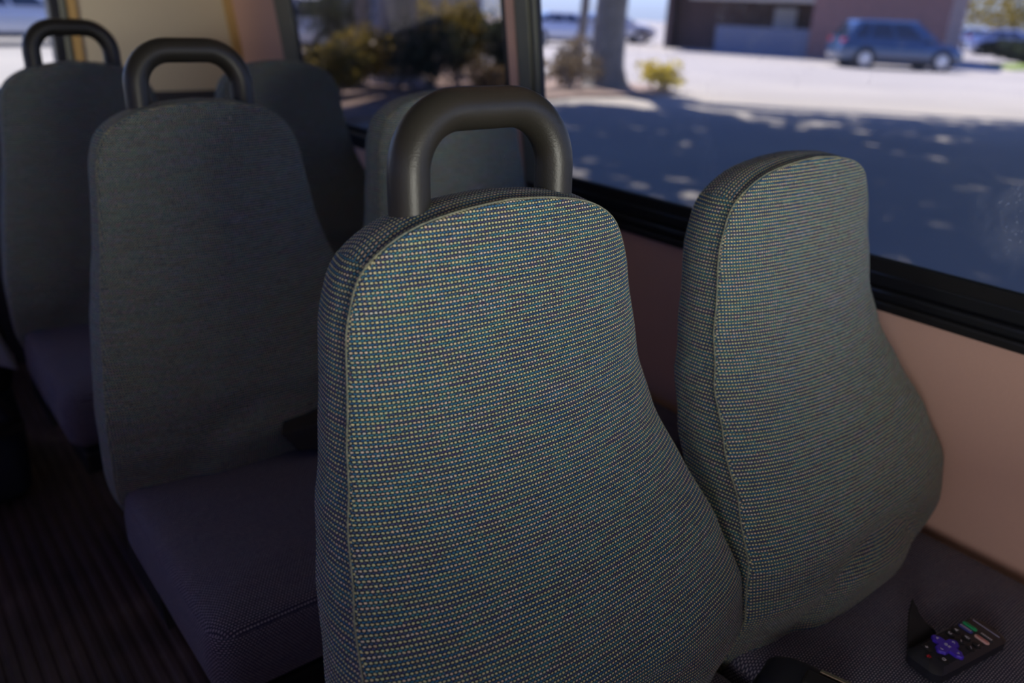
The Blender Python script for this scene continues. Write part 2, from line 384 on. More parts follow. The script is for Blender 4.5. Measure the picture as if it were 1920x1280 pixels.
# left wall, front and roof (outside the picture; they shape the daylight)
box_struct('wall_left', (XL - 0.07, YF, FL - 0.1), (XL, YR + 0.06, 0.92), M_PANEL)
box_struct('wall_left_header', (XL - 0.07, YF, 1.68), (XL, YR + 0.06, ZR), M_PANEL)
G_DEEP = glass('deep_tinted_glass', (0.46, 0.50, 0.60), 0.02)
LW = [(YF + 0.15, -0.75, G_PLAIN), (-0.60, 1.15, G_DEEP), (1.30, 2.26, G_PLAIN)]
for i, (a, c) in enumerate([(YF, YF + 0.15), (-0.75, -0.60), (1.15, 1.30), (2.26, YR + 0.06)]):
    box_struct('wall_left_pillar' if i == 0 else 'wall_left_pillar.%03d' % i, (XL - 0.07, a, 0.92), (XL, c, 1.68), M_PANEL)
for i, (a, c, g) in enumerate(LW):
    box_struct('window_%d' % (4 + i), (XL - 0.04, a, 0.92), (XL - 0.035, c, 1.68), g)
box_struct('wall_front', (XL, YF - 0.06, FL - 0.1), (XW, YF, 0.72), M_PANEL)
box_struct('wall_front_header', (XL, YF - 0.06, 1.18), (XW, YF, ZR), M_PANEL)
box_struct('wall_front_side', (0.05, YF - 0.06, 0.72), (XW, YF, 1.18), M_PANEL)
box_struct('wall_front_side.001', (XL, YF - 0.06, 0.72), (-0.69, YF, 1.18), M_PANEL)
box_struct('window_7', (-0.69, YF - 0.04, 0.72), (0.05, YF - 0.035, 1.18), G_PLAIN)
box_struct('light_blocker', (-0.80, -1.30, FL), (-0.18, -1.27, 1.035), M_STEEL)  # added unseen panel, keeps the front lamp off lower seats and floor
box_struct('light_blocker_low', (-0.18, -1.30, FL), (XW, -1.27, 0.975), M_STEEL)  # same added light blocker, lower so the window seats catch more
box_struct('ceiling', (XL - 0.07, YF - 0.06, ZR), (XW + 0.1, YR + 0.06, ZR + 0.05), M_CEIL)

# ================================================================ SEATS
SEAT_Z = 0.600
HALF = catmull([(0.0, 0.50), (0.13, 0.50), (0.200, 0.515), (0.226, 0.57), (0.2315, 0.64), (0.231, 0.70), (0.226, 0.735), (0.215, 0.785), (0.203, 0.83), (0.190, 0.875), (0.176, 0.93), (0.164, 1.01), (0.158, 1.055), (0.141, 1.094), (0.104, 1.119), (0.052, 1.131), (0.0, 1.135)], 10)
HALF = resample(HALF, 84)
OUT = [(x_, z_) for x_, z_ in HALF[:-1]] + [(-x_, z_) for x_, z_ in reversed(HALF[1:])]
PROF = [(0.48, -0.178), (0.54, -0.190), (0.60, -0.208), (0.66, -0.224), (0.72, -0.217), (0.78, -0.185), (0.84, -0.143), (0.90, -0.106), (0.96, -0.080), (1.04, -0.056), (1.10, -0.042), (1.14, -0.034)]
THK = [(0.5, 0.090), (0.8, 0.086), (0.95, 0.066), (1.14, 0.058)]
def hw_at(z):
    best = 0.1
    for (xa, za), (xb, zb) in zip(HALF, HALF[1:]):
        if za <= z <= zb: best = xa + (xb - xa) * (z - za) / max(1e-6, zb - za)
    return max(best, 0.08)
def sm(a, b_, x_):
    t = min(1, max(0, (x_ - a) / (b_ - a))); return t * t * (3 - 2 * t)
def front_y(x_, z_):
    w = hw_at(min(z_, 1.04)); s = x_ / w
    y_ = lerp_tab(PROF, z_)
    low = 1 - sm(0.72, 0.95, z_)
    y_ += (0.010 + 0.014 * low) * s * s + 0.012 * abs(s) ** 6
    y_ += 0.017 * math.exp(-((z_ - 0.90) / 0.10) ** 2) * s * s
    # lower pad swells forward with a crease arching over it
    d = math.hypot(x_ / 0.155, (z_ - 0.50) / 0.20)
    y_ += -0.010 * (1 - sm(0.75, 1.05, d)) + 0.005 * math.exp(-((d - 1.05) / 0.08) ** 2)
    y_ += 0.0016 * noise.noise((x_ * 14, z_ * 14, 3.1))
    return y_
ARC = []; a_ = 0
for i in range(0, 401):
    z_ = 0.45 + 0.70 * i / 400
    if i: a_ += math.hypot(0.70/400, lerp_tab(PROF, z_) - lerp_tab(PROF, z_ - 0.70/400))
    ARC.append((z_, a_))
def arc(z_): 
    t = (z_ - 0.45) / 0.70 * 400; i = max(0, min(399, int(t))); return ARC[i][1] + (ARC[i+1][1] - ARC[i][1]) * (t - i)
def backrest_mesh():
    n = len(OUT); V = []; rings = []
    def ring(scale, fy, grow=0.0):
        r = []
        for k, (x_, z_) in enumerate(OUT):
            sz = min(1.0, max(0.63, z_)); X, Z = x_ * scale, sz + (z_ - sz) * scale
            if grow:
                x2, z2 = OUT[(k+1) % n]; x1, z1 = OUT[k-1]; nx, nz_ = (z2 - z1), -(x2 - x1); l = math.hypot(nx, nz_) or 1
                X += grow * nx / l; Z += grow * nz_ / l
            r.append(len(V)); V.append(Vector((X, fy(X, Z), Z)))
        rings.append(r)
    scales = [0.0, 0.1, 0.2, 0.3, 0.4, 0.5, 0.6, 0.68, 0.76, 0.83, 0.89, 0.94, 0.975, 0.992]
    for s_ in scales: ring(s_, front_y)
    nf = len(rings)
    ring(1.0, lambda X, Z: front_y(X, Z) + 0.003)
    ring(1.0, lambda X, Z: front_y(X, Z) + 0.008, -0.0005)
    for t, g in ((0.25, 0.0025), (0.5, 0.0035), (0.75, 0.002)):
        ring(1.0, lambda X, Z, t=t: front_y(X * 0.97, Z) + 0.008 + (lerp_tab(THK, Z) - 0.016) * t, g)
    ring(0.995, lambda X, Z: front_y(X * 0.97, Z) + lerp_tab(THK, Z) - 0.006)
    ring(0.97, lambda X, Z: front_y(X * 0.97, Z) + lerp_tab(THK, Z))
    ring(0.5, lambda X, Z: lerp_tab(PROF, Z) + lerp_tab(THK, Z) + 0.014)
    ring(0.0, lambda X, Z: lerp_tab(PROF, Z) + lerp_tab(THK, Z) + 0.016)
    F = []; UV = []
    for i in range(len(rings) - 1):
        for k in range(n):
            j = (k + 1) % n
            f = (rings[i][k], rings[i][j], rings[i+1][j], rings[i+1][k])
            if i == 0 and (V[f[0]] - V[f[1]]).length < 1e-7: f = (f[0], f[2], f[3])
            if i == len(rings) - 2 and (V[f[2]] - V[f[3]]).length < 1e-7: f = (f[0], f[1], f[2])
            F.append(f)
            if nf - 1 <= i < len(rings) - 3:
                x_, z_ = OUT[k]; x2, z2 = OUT[j]
                if abs(z2 - z_) > abs(x2 - x_): UV.append([(V[v].y * 1.0 + 3, V[v].z) for v in f])
                else: UV.append([(V[v].x, V[v].y + 2) for v in f])
            else: UV.append([(V[v].x + 1.0, arc(V[v].z)) for v in f])
    return V, F, UV, rings[nf]
def pad_mesh(w, y0, y1, z0, z1):
    """seat cushion: rounded block with a soft crown and a rolled front"""
    r = 0.035; L = y1 - y0; cy = (y0 + y1) / 2
    def rr(inset, grow=0): return [(p[0], p[1] + cy) for p in rrect(w - 2*inset + grow, L - 2*inset + grow, max(0.004, r - inset), 8)]
    V = []; rings = []
    def crown(x_, y_):
        sx, sy = 2 * x_ / w, (y_ - cy) / (L / 2)
        return 0.012 * (1 - sx ** 4) * (1 - sy ** 4) + 0.004 - 0.010 * sm(-0.55, -1.0, sy) - 0.0 * sx + 0.0015 * noise.noise((x_ * 12, y_ * 12, 7))
    def ring(pts, fz):
        rings.append(list(range(len(V), len(V) + len(pts)))); V.extend(Vector((p[0], p[1], fz(p[0], p[1]))) for p in pts)
    ring([(p[0] * 0.02, cy + (p[1]-cy) * 0.02) for p in rr(0.03)], lambda a, b_: z0)
    ring(rr(0.02), lambda a, b_: z0); ring(rr(0.004), lambda a, b_: z0 + 0.012)
    for t in (0.25, 0.5, 0.75): ring(rr(0.0, 0.006), lambda a, b_, t=t: z0 + 0.02 + (z1 - z0 - 0.035) * t)
    ring(rr(0.001), lambda a, b_: z1 - 0.012 + crown(a, b_) * 0.6); nt_ = len(rings)
    ring(rr(0.006), lambda a, b_: z1 - 0.004 + crown(a, b_) * 0.8)
    ring(rr(0.016), lambda a, b_: z1 + crown(a, b_))
    base = rr(0.016)
    for s_ in (0.88, 0.74, 0.6, 0.46, 0.32, 0.18, 0.02):
        ring([(p[0] * s_, cy + (p[1]-cy) * s_) for p in base], lambda a, b_: z1 + crown(a, b_))
    n = len(base); F = []; UV = []
    for i in range(len(rings) - 1):
        for k in range(n):
            j = (k + 1) % n; f = (rings[i][k], rings[i][j], rings[i+1][j], rings[i+1][k]); F.append(f)
            if 1 <= i < nt_ - 1:
                d = V[f[1]] - V[f[0]]
                UV.append([((V[v].x if abs(d.x) > abs(d.y) else V[v].y + 3), V[v].z) for v in f])
            else: UV.append([(V[v].x, V[v].y) for v in f])
    F.append(tuple(rings[-1])); UV.append([(V[v].x, V[v].y) for v in rings[-1]])
    return V, F, UV
BV, BF, BUV, SEAM = backrest_mesh()
PV, PF, PUV = pad_mesh(0.448, -0.545, -0.150, 0.470, SEAT_Z - 0.010)
def make_seat(handle, label):
    t = empty('bus_seat', (0, 0, 0), label, 'seat', 'cloth bus seats')
    br = mesh_obj('backrest', BV, BF, M_FAB, t, True, BUV, 50)
    pts = [BV[i] + Vector((0, -0.0012, 0)) for i in SEAM]; pts.append(pts[0])
    MB().tube(pts, 0.0009, 6, False).build('seam_welt', M_WELT, br, True)
    mesh_obj('seat_cushion', PV, PF, M_PAD, t, True, PUV, 50)
    if handle:
        hw, zt, r = 0.0804, 1.2069, 0.052
        path = [(-hw, 0.0, 1.085), (-hw, 0.001, 1.11), (-hw, 0.003, zt - r)]
        path += [(-hw + r - r * math.cos(a), 0.003 + 0.006 * math.sin(a), zt - r + r * math.sin(a)) for a in [PI/2*k/10 for k in range(1, 11)]]
        path += [(hw - r + r * math.sin(a), 0.003 + 0.006 * math.cos(a), zt - r + r * math.cos(a)) for a in [PI/2*k/10 for k in range(0, 11)]]
        path += [(hw, 0.001, 1.11), (hw, 0.0, 1.085)]
        MB().tube(path, 0.0182, 28).build('grab_handle', M_TUBE, t, True)
    fr = MB().box((-0.20, -0.52, 0.405), (0.20, -0.13, 0.452)).build('seat_frame', M_STEEL, t, bevel=0.006)
    for s_ in (-1, 1):
        MB().hexa([(s_*0.205, -0.30, 0.42), (s_*0.216, -0.30, 0.42), (s_*0.216, -0.10, 0.42), (s_*0.205, -0.10, 0.42),
                (s_*0.205, -0.20, 0.55), (s_*0.216, -0.20, 0.55), (s_*0.216, -0.13, 0.55), (s_*0.205, -0.13, 0.55)]).build('hinge_bracket', M_STEEL, t)
    for yy in (-0.46, -0.17):
        lb = MB().box((-0.02, yy - 0.02, FL), (0.02, yy + 0.02, 0.405)); lb.build('leg', M_STEEL, t, bevel=0.004)
    MB().box((-0.03, -0.54, FL + 0.001), (0.03, -0.09, FL + 0.022)).build('foot_rail', M_STEEL, t, bevel=0.004)
    return t
def dup(root, loc, label):
    r = root.copy(); COL.objects.link(r); r.location = loc; r['label'] = label
    for ch in list(root.children):
        c = ch.copy(); COL.objects.link(c); c.parent = r
        for g in ch.children:
            d = g.copy(); COL.objects.link(d); d.parent = c
    return r
AL = ['nearest aisle seat with black grab handle, large green-grey cloth backrest in the centre',
      'shadowed aisle seat with black grab handle and bare cushion, second row from the camera',
      'dark aisle seat with black grab handle farthest back beside the rear window']
WL = ['nearest window seat without handle, remote control lying on its cushion',
      'window seat half hidden behind the nearest seat\'s grab handle',
      'rearmost window seat in the corner by the beige rear wall']
sa = make_seat(True, AL[0]); sw = make_seat(False, WL[0]); sw.location = (SX, 0, 0)
for i in (1, 2):
    dup(sa, (0, PITCH * i, 0), AL[i]); dup(sw, (SX, PITCH * i, 0), WL[i])

# ================================================================ SMALL THINGS ON THE SEATS
CT = SEAT_Z + 0.001
def place(ox, oy, oz, rz, tx=0.0, ty=0.0):
    return Matrix.Translation((ox, oy, oz)) @ Matrix.Rotation(rz, 4, 'Z') @ Matrix.Rotation(ty, 4, 'Y') @ Matrix.Rotation(tx, 4, 'X')
# remote: local +x runs from the power-button end to the logo end
remote = empty('remote_control', (0.446, -0.338, CT + 0.0065), 'black television remote control with purple pad on the nearest window seat cushion', 'remote control', rz=math.radians(-10)); remote.scale = (0.96, 1.14, 1.05)
MR = mat('remote_shell', (0.016, 0.017, 0.026), 0.38, noise_amt=0.05)
b = MB(); b.loft(slab(rrect(0.138, 0.040, 0.012, 8), 0.0, 0.020, 0.005)); b.build('body', MR, remote, True, 40)
MKEY = mat('remote_key', (0.010, 0.010, 0.013), 0.5); MPUR = mat('purple_key', (0.07, 0.03, 0.55), 0.45); MGRN = mat('green_key', (0.02, 0.42, 0.16), 0.5)
MPNK = mat('pink_key', (0.75, 0.45, 0.42), 0.5); MBLU = mat('blue_key', (0.06, 0.06, 0.26), 0.5); MMRK = mat('key_print', (0.62, 0.58, 0.66), 0.6); MRED = mat('red_print', (0.55, 0.02, 0.04), 0.5); MWKEY = mat('grey_key', (0.03, 0.03, 0.04), 0.5)
def key(x_, y_, w, h, m, name='button', z=0.0195, t=0.0022, r=None):
    b = MB(); b.loft([[v + Vector((x_, y_, 0)) for v in rg] for rg in slab(rrect(w, h, r if r else min(w, h) * 0.48, 5), z, z + t, 0.0006)])
    return b.build(name, m, remote, True, 40)
def mark(par, segs, r=0.00035, m=None, name='printed_mark', z=0.0219):
    b = MB()
    for sg in segs: b.tube([(p[0], p[1], z) for p in sg], r, 6)
    return b.build(name, m or MMRK, par)
# the keys: +y is the far long side in the picture
k = key(-0.056, 0.0, 0.0065, 0.0065, MKEY, 'power_button'); mark(k, [[(-0.0575 + 0, -0.0016), (-0.0545, -0.0016), (-0.0540, 0.0010), (-0.0575, 0.0012)], [(-0.0585, 0), (-0.0560, 0)]], 0.0005, MRED)
k = key(-0.044, 0.0095, 0.0075, 0.0125, MKEY, 'back_button'); mark(k, [[(-0.0425, 0.0095), (-0.0455, 0.0095)], [(-0.0440, 0.0110), (-0.0457, 0.0095), (-0.0440, 0.0080)]])
k = key(-0.044, -0.0095, 0.0075, 0.0125, MKEY, 'home_button'); mark(k, [[(-0.0425, -0.0110), (-0.0425, -0.0080), (-0.0445, -0.0080), (-0.0460, -0.0095), (-0.0445, -0.0110), (-0.0425, -0.0110)]])
b = MB()
cross = []
a_, wd, rr_ = 0.0175, 0.0056, 0.0045
for q4 in range(4):
    an = q4 * PI / 2
    pts = [(a_ - rr_, -wd)] + [(a_ - rr_ + rr_ * math.sin(t), -wd + 0.0018 + (wd - 0.0018) * (1 - math.cos(t))) for t in [PI/2*k_/4 for k_ in range(1, 5)]][:-1] + [(a_, 0)]
    up = [(px, -py) for px, py in reversed(pts[:-1])]
    for px, py in pts + up + [(wd * 1.05, wd * 1.05)]: cross.append((px * math.cos(an) - py * math.sin(an), px * math.sin(an) + py * math.cos(an)))
rings = [[Vector((-0.0215 + p[0] * s_, p[1] * s_, z_)) for p in cross] for s_, z_ in ((1, 0.0195), (1, 0.0225), (0.95, 0.0234))]
dp = b.loft(rings).build('direction_pad', MPUR, remote, True, 40)
for q4 in range(4):
    an = q4 * PI / 2; cx, cy = -0.0215 + 0.0118 * math.cos(an), 0.0118 * math.sin(an); c, s_ = math.cos(an), math.sin(an)
    mark(dp, [[(cx - 0.001*c + 0.0014*s_, cy - 0.001*s_ - 0.0014*c), (cx + 0.001*c, cy + 0.001*s_), (cx - 0.001*c - 0.0014*s_, cy - 0.001*s_ + 0.0014*c)]], z=0.0237)
# OK on the pad centre
mark(dp, [[(-0.0215 + 0.0016*math.cos(t), 0.0018 + 0.0013*math.sin(t)) for t in [2*PI*i/10 for i in range(11)]], [(-0.0199, -0.0012), (-0.0231, -0.0012)], [(-0.0199, -0.0030), (-0.0214, -0.0013)], [(-0.0231, -0.0030), (-0.0214, -0.0013)]], z=0.0237)
for x_, rows in ((0.0035, 0), (0.0155, 1)):
    for i, y_ in enumerate((0.0115, 0.0, -0.0115)):
        k = key(x_, y_, 0.0075, 0.0095, MKEY)
        if rows == 0:
            sg = [[(x_ + 0.0016*math.cos(t), y_ + 0.0016*math.sin(t)) for t in [0.6 + 1.5*PI*q5/8 for q5 in range(9)]], [[(x_ - 0.0016, y_ - 0.002), (x_ + 0.001, y_)], [(x_ + 0.001, y_), (x_ - 0.0016, y_ + 0.002)]][0], [(x_ - 0.0014, y_ - 0.0014), (x_ + 0.0014, y_ + 0.0014)]][i:i+1]
        else:
            dr = (1, 0, -1)[i]
            sg = [[(x_ - 0.0014, y_ - 0.0016), (x_, y_ + 0.0018*(dr or 1)), (x_ + 0.0014, y_ - 0.0016)]]
            if dr == 0: sg.append([(x_ - 0.0014, y_ - 0.0026), (x_ + 0.0014, y_ - 0.0026)])
        mark(k, sg)
for x_, y_, m, mm in ((0.0300, 0.0090, MBLU, 1), (0.0300, -0.0090, MPNK, 0), (0.0385, 0.0090, MGRN, 0), (0.0385, -0.0090, MWKEY, 1)):
    k = key(x_, y_, 0.0062, 0.0155, m, 'shortcut_button')
    ys = [y_ + 0.0052 - 0.00175 * i for i in range(7)]
    if m is MPNK: mark(k, [[(x_ - 0.0010, yy), (x_ + 0.0010, yy)] for yy in ys], 0.00035, MRED)
    elif m is MGRN: mark(k, [[(x_ - 0.0012, yy), (x_ + 0.0012, yy)] for yy in ys[1:6]], 0.0003, mat('dark_green_print', (0.01, 0.12, 0.05), 0.5))
    else: mark(k, [[(x_ - 0.0011, yy), (x_ + 0.0011, yy)] for yy in ys], 0.0004, MMRK)
b = MB().box((0.0535, -0.0150, 0.0196), (0.0548, 0.0140, 0.0203)); b.build('logo_line', mat('logo_print', (0.42, 0.42, 0.62), 0.4), remote)
# pointed black strap end
strap = empty('belt_strap_end', (0.437, -0.300, CT + 0.0055), 'pointed black strap end sticking up behind the remote control', 'strap')
MST = mat('black_webbing', (0.014, 0.013, 0.014), 0.7, noise_amt=0.3, noise_scale=500, bump=0.3)
pts = [(-0.036, -0.006, 0.0), (0.026, -0.012, 0.0), (0.020, -0.008, 0.012), (0.006, 0.002, 0.026), (-0.004, 0.010, 0.046), (-0.009, 0.014, 0.056), (-0.015, 0.012, 0.040), (-0.024, 0.004, 0.020)]
off = Vector((0.0016, 0.0026, 0.0008))
b = MB(); n = len(pts); A = [Vector(p) for p in pts]
b.add([p for p in A] + [p + off for p in A], [tuple(range(n)), tuple(range(2*n-1, n-1, -1))] + [(i, (i+1) % n, n + (i+1) % n, n + i) for i in range(n)])
b.build('webbing', MST, strap)
MB().hexa([(0.012, -0.012, 0), (0.040, -0.020, 0), (0.042, -0.014, 0), (0.014, -0.004, 0), (0.012, -0.012, 0.004), (0.038, -0.020, 0.010), (0.040, -0.014, 0.010), (0.014, -0.004, 0.004)]).build('folded_tail', mat('grey_webbing', (0.16, 0.15, 0.19), 0.8, noise_amt=0.3, noise_scale=300), strap)
# seat belt buckle between the two nearest seats
def buckle(loc, rz, label, tilt=0.0, slot=True):
    t = empty('seat_belt_buckle', loc, label, 'seat belt', rz=rz)
    MBU = mat('buckle_plastic', (0.010, 0.012, 0.022), 0.42, noise_amt=0.05)
    mm = Matrix.Rotation(tilt, 4, 'X')
    b = MB(); rings = []
    for yy, w, h in ((-0.045, 0.052, 0.022), (-0.03, 0.062, 0.030), (0.0, 0.066, 0.034), (0.022, 0.062, 0.032), (0.036, 0.05, 0.024), (0.042, 0.036, 0.014)):
        rings.append([mm @ Vector((p[0], yy, 0.018 + p[1])) for p in rrect(w, h, min(w, h) * 0.42, 6)])
    b.loft(rings).build('housing', MBU, t, True, 50)
    b = MB().box((-0.012, -0.05, 0.028), (0.012, 0.0, 0.040), mm); b.build('release_button', M_BLACK, t, bevel=0.003)
    if slot: MB().box((0.016, -0.050, 0.022), (0.022, -0.012, 0.038), mm).build('metal_tongue', mat('brushed_tongue', (0.75, 0.60, 0.48), 0.25, metal=1.0), t, bevel=0.001)
    b = MB(); b.loft([[mm @ Vector((p[0], yy, zz + p[1])) for p in rrect(0.030, 0.004, 0.0019, 3)] for yy, zz in ((0.036, 0.016), (0.044, 0.008), (0.050, -0.004))]).build('webbing', MST, t)
    return t
buckle((0.234, -0.268, CT + 0.008), math.radians(16), 'black seat belt buckle with metal tongue between the two nearest seats')
t = empty('belt_flap', (0.040, PITCH - 0.242, CT + 0.012), 'small black belt flap tucked in the crease of the shadowed second-row aisle seat', 'seat belt')
b = MB(); b.hexa([(-0.02, -0.022, 0.012), (0.09, -0.04, 0.0), (0.09, 0.03, 0.0), (0.0, 0.02, 0.0), (-0.045, -0.012, 0.046), (0.08, -0.024, 0.052), (0.09, 0.02, 0.060), (-0.03, 0.01, 0.056)])
b.build('flap', MST, t, bevel=0.003)
# bag in the aisle
bag = empty('travel_bag', (-0.42, 1.64, FL), 'black and red travel bag with pale flap standing in the aisle at the left edge', 'bag')
def soft(mb, cx, cy, z0, z1, w, l, bulge=0.02, r=0.05):
    rings = []
    for t in (0, 0.06, 0.25, 0.5, 0.75, 0.94, 1.0):
        g = bulge * math.sin(PI * t) - (0.03 if t in (0, 1.0) else 0)
        rings.append([Vector((cx + p[0], cy + p[1], z0 + (z1 - z0) * t)) for p in rrect(w + g, l + g, r, 6)])
    return mb.loft(rings)
soft(MB(), 0, 0, 0.0, 0.30, 0.34, 0.36).build('lower_body', mat('navy_nylon', (0.020, 0.030, 0.055), 0.8, noise_amt=0.2, noise_scale=40), bag, True)
soft(MB(), -0.005, 0, 0.28, 0.46, 0.35, 0.37, 0.03).build('upper_body', mat('black_nylon', (0.008, 0.008, 0.010), 0.8, noise_amt=0.2, noise_scale=40), bag, True)
soft(MB(), -0.02, 0, 0.44, 0.62, 0.33, 0.36, 0.03).build('red_top', mat('red_nylon', (0.36, 0.008, 0.016), 0.7, noise_amt=0.2, noise_scale=40), bag, True)
MB().hexa([(0.02, -0.215, 0.44), (0.186, -0.215, 0.345), (0.192, -0.12, 0.345), (0.02, -0.12, 0.44), (0.02, -0.212, 0.48), (0.160, -0.208, 0.440), (0.170, -0.12, 0.440), (0.02, -0.12, 0.48)]).build('pale_flap', mat('pale_cloth', (0.33, 0.36, 0.48), 0.8, noise_amt=0.1), bag, bevel=0.008)
MB().box((0.05, -0.235, 0.205), (0.17, -0.195, 0.222)).tube([(0.10, -0.20, 0.34), (0.155, -0.21, 0.24), (0.17, -0.20, 0.21)], 0.008, 8).build('strap', M_BLACK, bag)

# ================================================================ OUTSIDE
random.seed(4)
def ground_mat():
    m = bpy.data.materials.new('asphalt'); m.use_nodes = True; nt = m.node_tree; p = nt.nodes['Principled BSDF']; q = NT(nt)
    tc = nt.nodes.new('ShaderNodeTexCoord')
    n1 = nt.nodes.new('ShaderNodeTexNoise'); n1.inputs['Scale'].default_value = 0.25; n1.inputs['Detail'].default_value = 5
    n2 = nt.nodes.new('ShaderNodeTexNoise'); n2.inputs['Scale'].default_value = 40; n2.inputs['Detail'].default_value = 4
    for n_ in (n1, n2): nt.links.new(tc.outputs['Object'], n_.inputs['Vector'])
    f = q.m('ADD', q.m('MULTIPLY', n1.outputs[0], 0.6), q.m('MULTIPLY', n2.outputs[0], 0.4))
    nt.links.new(q.ramp(f, [(0.3, (0.36, 0.325, 0.295)), (0.5, (0.42, 0.38, 0.345)), (0.7, (0.50, 0.445, 0.385))]), p.inputs['Base Color'])
    p.inputs['Roughness'].default_value = 0.95; p.inputs['Specular IOR Level'].default_value = 0.2
    return m
vs = [(-70, -70, GZ), (110, -70, GZ), (110, 110, GZ), (-70, 110, GZ), (-70, -70, GZ - 0.5), (110, -70, GZ - 0.5), (110, 110, GZ - 0.5), (-70, 110, GZ - 0.5)]
struct(mesh_obj('ground', vs, [(0,1,2,3), (7,6,5,4), (0,4,5,1), (1,5,6,2), (2,6,7,3), (3,7,4,0)], ground_mat()))
def ground_patch(name, pts, m, h=0.05):
    n = len(pts); vs = [(x_, y_, GZ - 0.1) for x_, y_ in pts] + [(x_, y_, GZ + h) for x_, y_ in pts]
    return struct(mesh_obj(name, vs, [tuple(range(n, 2*n)), tuple(range(n-1, -1, -1))] + [(i, (i+1) % n, n + (i+1) % n, n + i) for i in range(n)], m))
M_MULCH = mat('mulch', (0.30, 0.215, 0.18), 0.95, noise_amt=0.7, noise_scale=1.6)
bed = [(2.2, 9.8), (4.5, 9.9), (7.0, 10.6), (9.0, 11.2), (11.0, 11.6), (12.6, 11.2), (14.0, 11.6), (14.4, 12.8), (13.8, 14.6), (13.4, 17.5), (12.0, 21.0), (8.0, 20.0), (4.6, 16.5)]
ground_patch('planting_bed', bed, M_MULCH, 0.06)
ground_patch('lawn_strip', [(36.6, 13.6), (40.0, 12.8), (44, 13.5), (44, 15.5), (39, 15.6)], mat('lawn', (0.22, 0.30, 0.05), 0.95, noise_amt=0.5, noise_scale=2), 0.06)

def leaves(rng, centre, rad, count, size, hfun=None):
    V = []; F = []
    for _ in range(count):
        while True:
            d = Vector((rng.uniform(-1, 1), rng.uniform(-1, 1), rng.uniform(-1, 1)))
            if d.length <= 1: break
        p = Vector(centre) + Vector((d.x * rad[0], d.y * rad[1], d.z * rad[2]))
        a = Vector((rng.gauss(0, 1), rng.gauss(0, 1), rng.gauss(0, 1))).normalized(); c = a.orthogonal().normalized(); e = a.cross(c)
        s_ = size * rng.uniform(0.6, 1.3); k = len(V)
        V += [p - c * s_, p - e * s_ * 0.45 + a * s_ * 0.1, p + c * s_, p + e * s_ * 0.45 + a * s_ * 0.1]; F.append((k, k+1, k+2, k+3))
    return V, F
def leaf_mat(name, c1, c2):
    if name in MATS: return MATS[name]
    m = bpy.data.materials.new(name); m.use_nodes = True; nt = m.node_tree; p = nt.nodes['Principled BSDF']; q = NT(nt); MATS[name] = m
    gi = nt.nodes.new('ShaderNodeNewGeometry')
    nt.links.new(q.mix(gi.outputs['Random Per Island'], c1, c2), p.inputs['Base Color']); p.inputs['Roughness'].default_value = 0.7
    tl = nt.nodes.new('ShaderNodeBsdfTranslucent'); mxs = nt.nodes.new('ShaderNodeMixShader'); mxs.inputs[0].default_value = 0.45
    nt.links.new(p.inputs['Base Color'].links[0].from_socket, tl.inputs[0]); o_ = nt.nodes['Material Output']
    nt.links.new(p.outputs[0], mxs.inputs[1]); nt.links.new(tl.outputs[0], mxs.inputs[2]); nt.links.new(mxs.outputs[0], o_.inputs[0])
    return m
L_OLIVE = leaf_mat('olive_leaf', (0.14, 0.12, 0.03), (0.46, 0.34, 0.06)); L_YEL = leaf_mat('yellow_leaf', (0.50, 0.40, 0.05), (0.75, 0.62, 0.10))
L_DARK = leaf_mat('dark_leaf', (0.03, 0.045, 0.03), (0.07, 0.09, 0.05)); L_TREE = leaf_mat('tree_leaf', (0.05, 0.09, 0.03), (0.12, 0.17, 0.06))
M_BARK = mat('bark', (0.27, 0.26, 0.26), 0.9, noise_amt=0.4, noise_scale=6, bump=0.6)
def bush(loc, rad, label, lm, count=900, size=0.09, seed=0, clumps=7):
    rng = random.Random(seed); t = empty('shrub', loc, label, 'shrub', 'shrubs in the planting bed')
    V = []; F = []
    for i in range(clumps):
        a = rng.uniform(0, 2*PI); rr = rng.uniform(0.0, 0.6)
        c = (rad[0] * rr * math.cos(a), rad[1] * rr * math.sin(a), rad[2] * rng.uniform(0.45, 1.35))
        v, f = leaves(rng, c, (rad[0]*0.5, rad[1]*0.5, rad[2]*0.45), count // clumps, size)
        n = len(V); V += v; F += [tuple(i_ + n for i_ in q_) for q_ in f]
    mesh_obj('foliage', V, F, lm, t)
    b = MB()
    for i in range(5):
        a = 2*PI*i/5; b.tube([(0.05*math.cos(a), 0.05*math.sin(a), 0), (rad[0]*0.25*math.cos(a), rad[1]*0.25*math.sin(a), rad[2]*0.7), (rad[0]*0.5*math.cos(a), rad[1]*0.5*math.sin(a), rad[2]*1.2)], [0.025, 0.018, 0.008], 6)
    b.build('stems', M_BARK, t)
    return t
